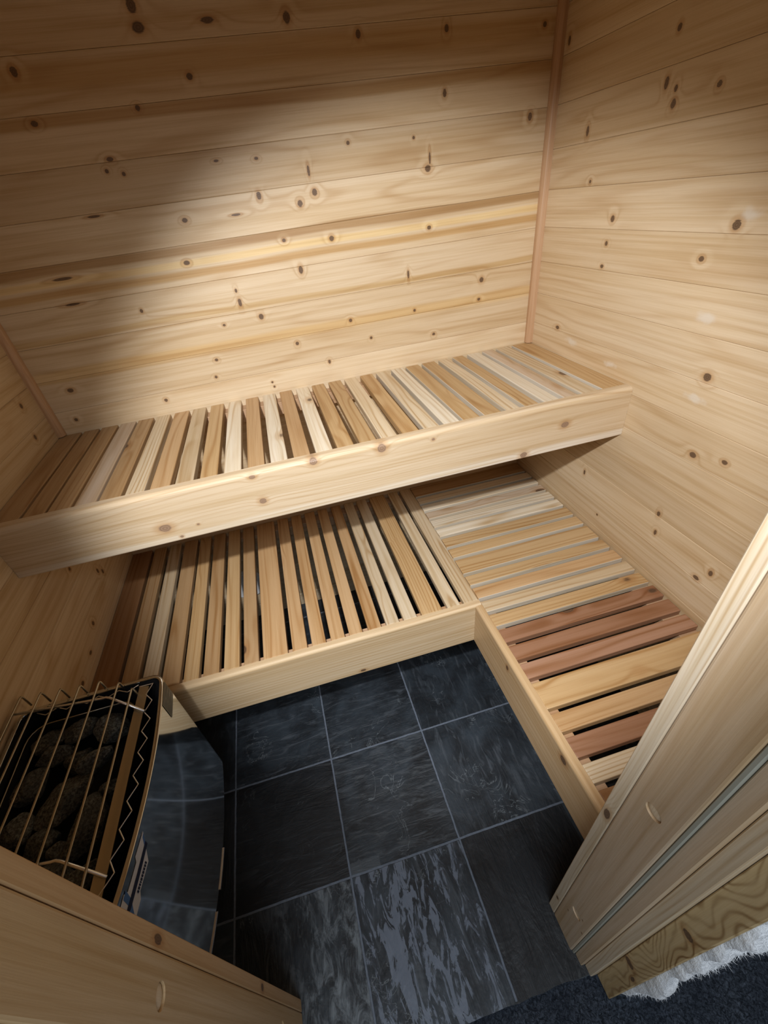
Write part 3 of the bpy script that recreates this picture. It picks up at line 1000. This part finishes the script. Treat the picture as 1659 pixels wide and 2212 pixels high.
for (p0, p1, p2) in (((-.540, -.056), (-.354, -.077), (-.279, -.121)), ((-.540, -.322), (-.362, -.345), (-.287, -.382))):
    bm = bmesh.new()
    z1, z2 = RZ - .0045, HZ1 - .001
    tube(bm, [hp(p0[0], p0[1], z1), hp(p1[0] - .008, p1[1], z1), hp(p1[0], p1[1], z1), hp(p1[0] + .008, p1[1] - .003, z1 - .002), hp(p2[0], p2[1], z2)], .0026, 8)
    link('guard_crossbar', bm, M_bright, parent=ht, smooth=True)

# two bright steel strips standing in for light at the heater's bottom slots
for (ya, yb) in ((-.252, -.326), (-.361, -.434)):
    bm = bmesh.new()
    cxs = []
    for q in (0, .5, 1):
        yy = ya + (yb - ya) * q
        cxs.append((front_x(yy), yy))
    for k in range(2):
        a, b_ = cxs[k], cxs[k + 1]
        f = [bm.verts.new(hp(p[0] + d, p[1], z)) for z in (HZ0 - .0045, HZ0 - .0005) for (p, d) in ((a, -.003), (a, .0022), (b_, .0022), (b_, -.003))]
        for q in ((0, 1, 2, 3), (4, 5, 6, 7), (0, 1, 5, 4), (1, 2, 6, 5), (2, 3, 7, 6), (3, 0, 4, 7)):
            bm.faces.new([f[w_] for w_ in q])
    bmesh.ops.remove_doubles(bm, verts=bm.verts, dist=.0001)
    link('lower_glint', bm, M_bright, parent=ht)


def on_case(y, z, d=.0008):
    """point on the front of the casing"""
    x = front_x(y)
    if y > HY1 - .024:
        q = (y - (HY1 - .024)) / .024
        x += -.024 + .024 * math.sqrt(max(0, 1 - q * q))
    return hp(x + d, y, z)


def decal(name, poly, mat, d, parent, n=10):
    """thin sticker that follows the bowed casing; poly = list of (y, z)"""
    bm = bmesh.new()
    vs = [bm.verts.new((p[0], p[1], 0)) for p in poly]
    bm.faces.new(vs)
    ys = [p[0] for p in poly]
    for k in range(1, n):
        c = min(ys) + (max(ys) - min(ys)) * k / n
        g = bm.verts[:] + bm.edges[:] + bm.faces[:]
        bmesh.ops.bisect_plane(bm, geom=g, plane_co=(c, 0, 0), plane_no=(1, 0, 0))
    for v in bm.verts:
        v.co = Vector(on_case(v.co.x, v.co.y, d))
    me_faces = bm.faces[:]
    return link(name, bm, mat, parent=parent)


def rect(y0, y1, z0, z1):
    return [(y0, z0), (y1, z0), (y1, z1), (y0, z1)]


M_plate = plain('dark_data_plate', (0.028, 0.030, 0.024), 0.4)
M_plate_ink = plain('plate_print', (0.075, 0.078, 0.062), 0.5)
pl = decal('data_plate', rect(-.118, -.060, .630, .678), M_plate, .0008, ht)
pl['label'] = 'small dark printed data plate'
for k in range(7):
    zz = .672 - k * .006
    for (ya, yb) in (((-.114, -.096), (-.092, -.066)) if k % 2 else ((-.114, -.078),)):
        o = decal('plate_printing', rect(ya, yb, zz - .0018, zz), M_plate_ink, .0011, pl, 4)

# blue and white swoosh sticker with dark lettering
M_sw = plain('sticker_white', (0.62, 0.66, 0.74), 0.45)
M_sb = plain('sticker_blue', (0.07, 0.17, 0.42), 0.45)
M_sn = plain('sticker_navy', (0.012, 0.018, 0.055), 0.45)
y0s = -.330


def S_(a, b_):
    return (y0s - a * .130, .676 - b_ * .060)


st = decal('sticker', [S_(0, .12), S_(.22, .80), S_(.50, .78), S_(.56, .92), S_(.78, .95), S_(.86, .80), S_(1.0, .62), S_(.90, .40), S_(.78, .10), S_(.60, .06), S_(.56, .20), S_(.30, .20), S_(.26, .08)], M_sw, .0008, ht)
st['label'] = 'blue and white sticker with dark lettering'
decal('sticker_print', [S_(.02, .16), S_(.10, .46), S_(.13, .44), S_(.06, .18)], M_sb, .0011, st, 4)
decal('sticker_print', [S_(.56, .08), S_(.64, .10), S_(.66, .40), S_(.74, .55), S_(.80, .88), S_(.73, .92), S_(.66, .66), S_(.60, .46), S_(.58, .26)], M_sb, .0011, st, 4)
decal('sticker_print', [S_(.07, .36), S_(.70, .40), S_(.72, .50), S_(.68, .56), S_(.08, .50)], M_sn, .0014, st, 8)
x = .24
rl = random.Random(5)
while x < .52:
    wd = rl.uniform(.012, .026)
    decal('sticker_lettering', [S_(x, .62), S_(x + wd, .62), S_(x + wd, .72), S_(x, .72)], M_sn, .0014, st, 2)
    x += wd + .008
for k in range(9):
    x = .76 + (k % 5) * .020
    yy = .30 + (k // 5) * .28
    decal('sticker_lettering', [S_(x, yy), S_(x + .011, yy), S_(x + .014, yy + .15), S_(x + .003, yy + .15)], M_sn, .0014, st, 2)

# stones
KS = [(-0.365, -0.103, 0.055, 0.046, 0), (-0.432, -0.086, 0.055, 0.037, 30), (-0.490, -0.093, 0.050, 0.040, 20), (-0.470, -0.128, 0.060, 0.034, 20), (-0.386, -0.167, 0.070, 0.029, 35), (-0.425, -0.223, 0.088, 0.051, 50),
      (-0.492, -0.181, 0.060, 0.042, 60), (-0.368, -0.275, 0.085, 0.046, 70), (-0.408, -0.303, 0.044, 0.036, 0), (-0.411, -0.350, 0.076, 0.048, 10), (-0.492, -0.253, 0.049, 0.041, 40),
      (-0.355, -0.362, 0.054, 0.034, 70), (-0.487, -0.308, 0.054, 0.040, 20), (-0.427, -0.140, 0.047, 0.033, 40), (-0.452, -0.280, 0.050, 0.037, 45), (-0.348, -0.220, 0.040, 0.028, 60),
      (-0.345, -0.412, 0.055, 0.045, 0), (-0.400, -0.415, 0.060, 0.045, 20), (-0.465, -0.380, 0.06, 0.045, 40), (-0.485, -0.420, .05, .04, 10)]
SL = ['rounded pale grey stone at the far right corner of the heater stones', 'flat grey stone at the far edge of the heater stones', 'dark stone in the far left corner of the heater stones',
      'broad grey stone just inside the far left heater stones', 'long slanting brownish-grey stone near the flat steel strip', 'largest wedge-shaped grey stone in the middle of the heater',
      'dark angular stone on the left side of the heater stones', 'long dark stone lying alongside the flat steel strip', 'small stone between the big wedge stone and the near pile',
      'wide stone near the lower crossbar of the heater guard', 'dark stone left of the big wedge stone', 'narrow stone by the steel strip at the near end', 'dark stone at the near left of the heater stones',
      'small shadowed stone sunk between the far stones', 'small dark stone touching the big wedge stone on its near side', 'small stone tucked against the steel strip at mid length',
      'rounded stone at the near right corner of the heater', 'stone in front of the wide stone at the near end', 'stone near the door frame on the left of the near pile', 'corner stone at the near left end of the heater']


def stone(loc, a, b_, c, rz, seed, label):
    bm = bmesh.new()
    bmesh.ops.create_icosphere(bm, subdivisions=4, radius=1.0)
    rs = random.Random(seed)
    planes = []
    for k in range(13):
        v = Vector((rs.gauss(0, 1), rs.gauss(0, 1), rs.gauss(0, 1))).normalized()
        planes.append((v, rs.uniform(.55, .82)))
    for v in bm.verts:
        d = v.co.normalized()
        r_ = 1.0
        for (pn, h) in planes:
            k = d.dot(pn)
            if k > 0.05:
                r_ = min(r_, h / k)
        r_ = r_ * 1.02 + .05
        r_ += .05 * noise.noise(d * 2.2 + Vector((seed, 0, 0))) + .02 * noise.noise(d * 7 + Vector((0, seed, 0)))
        v.co = Vector((d.x * r_ * a, d.y * r_ * b_, d.z * r_ * c))
    o = link('heater_stone', bm, M_stone, loc=loc, rot=(rs.uniform(-.2, .2), rs.uniform(-.2, .2), math.radians(rz)), smooth=False)
    tag(o, label, 'stone', 'stones in the heater')
    return o


for i, (sx, sy, a, b_, ang) in enumerate(KS):
    deep = i in (13, 15, 8, 14)
    stone((sx, sy, .612 if deep else .632), a * .60, b_ * .64, .026, ang - 10, 20 + i, SL[i])
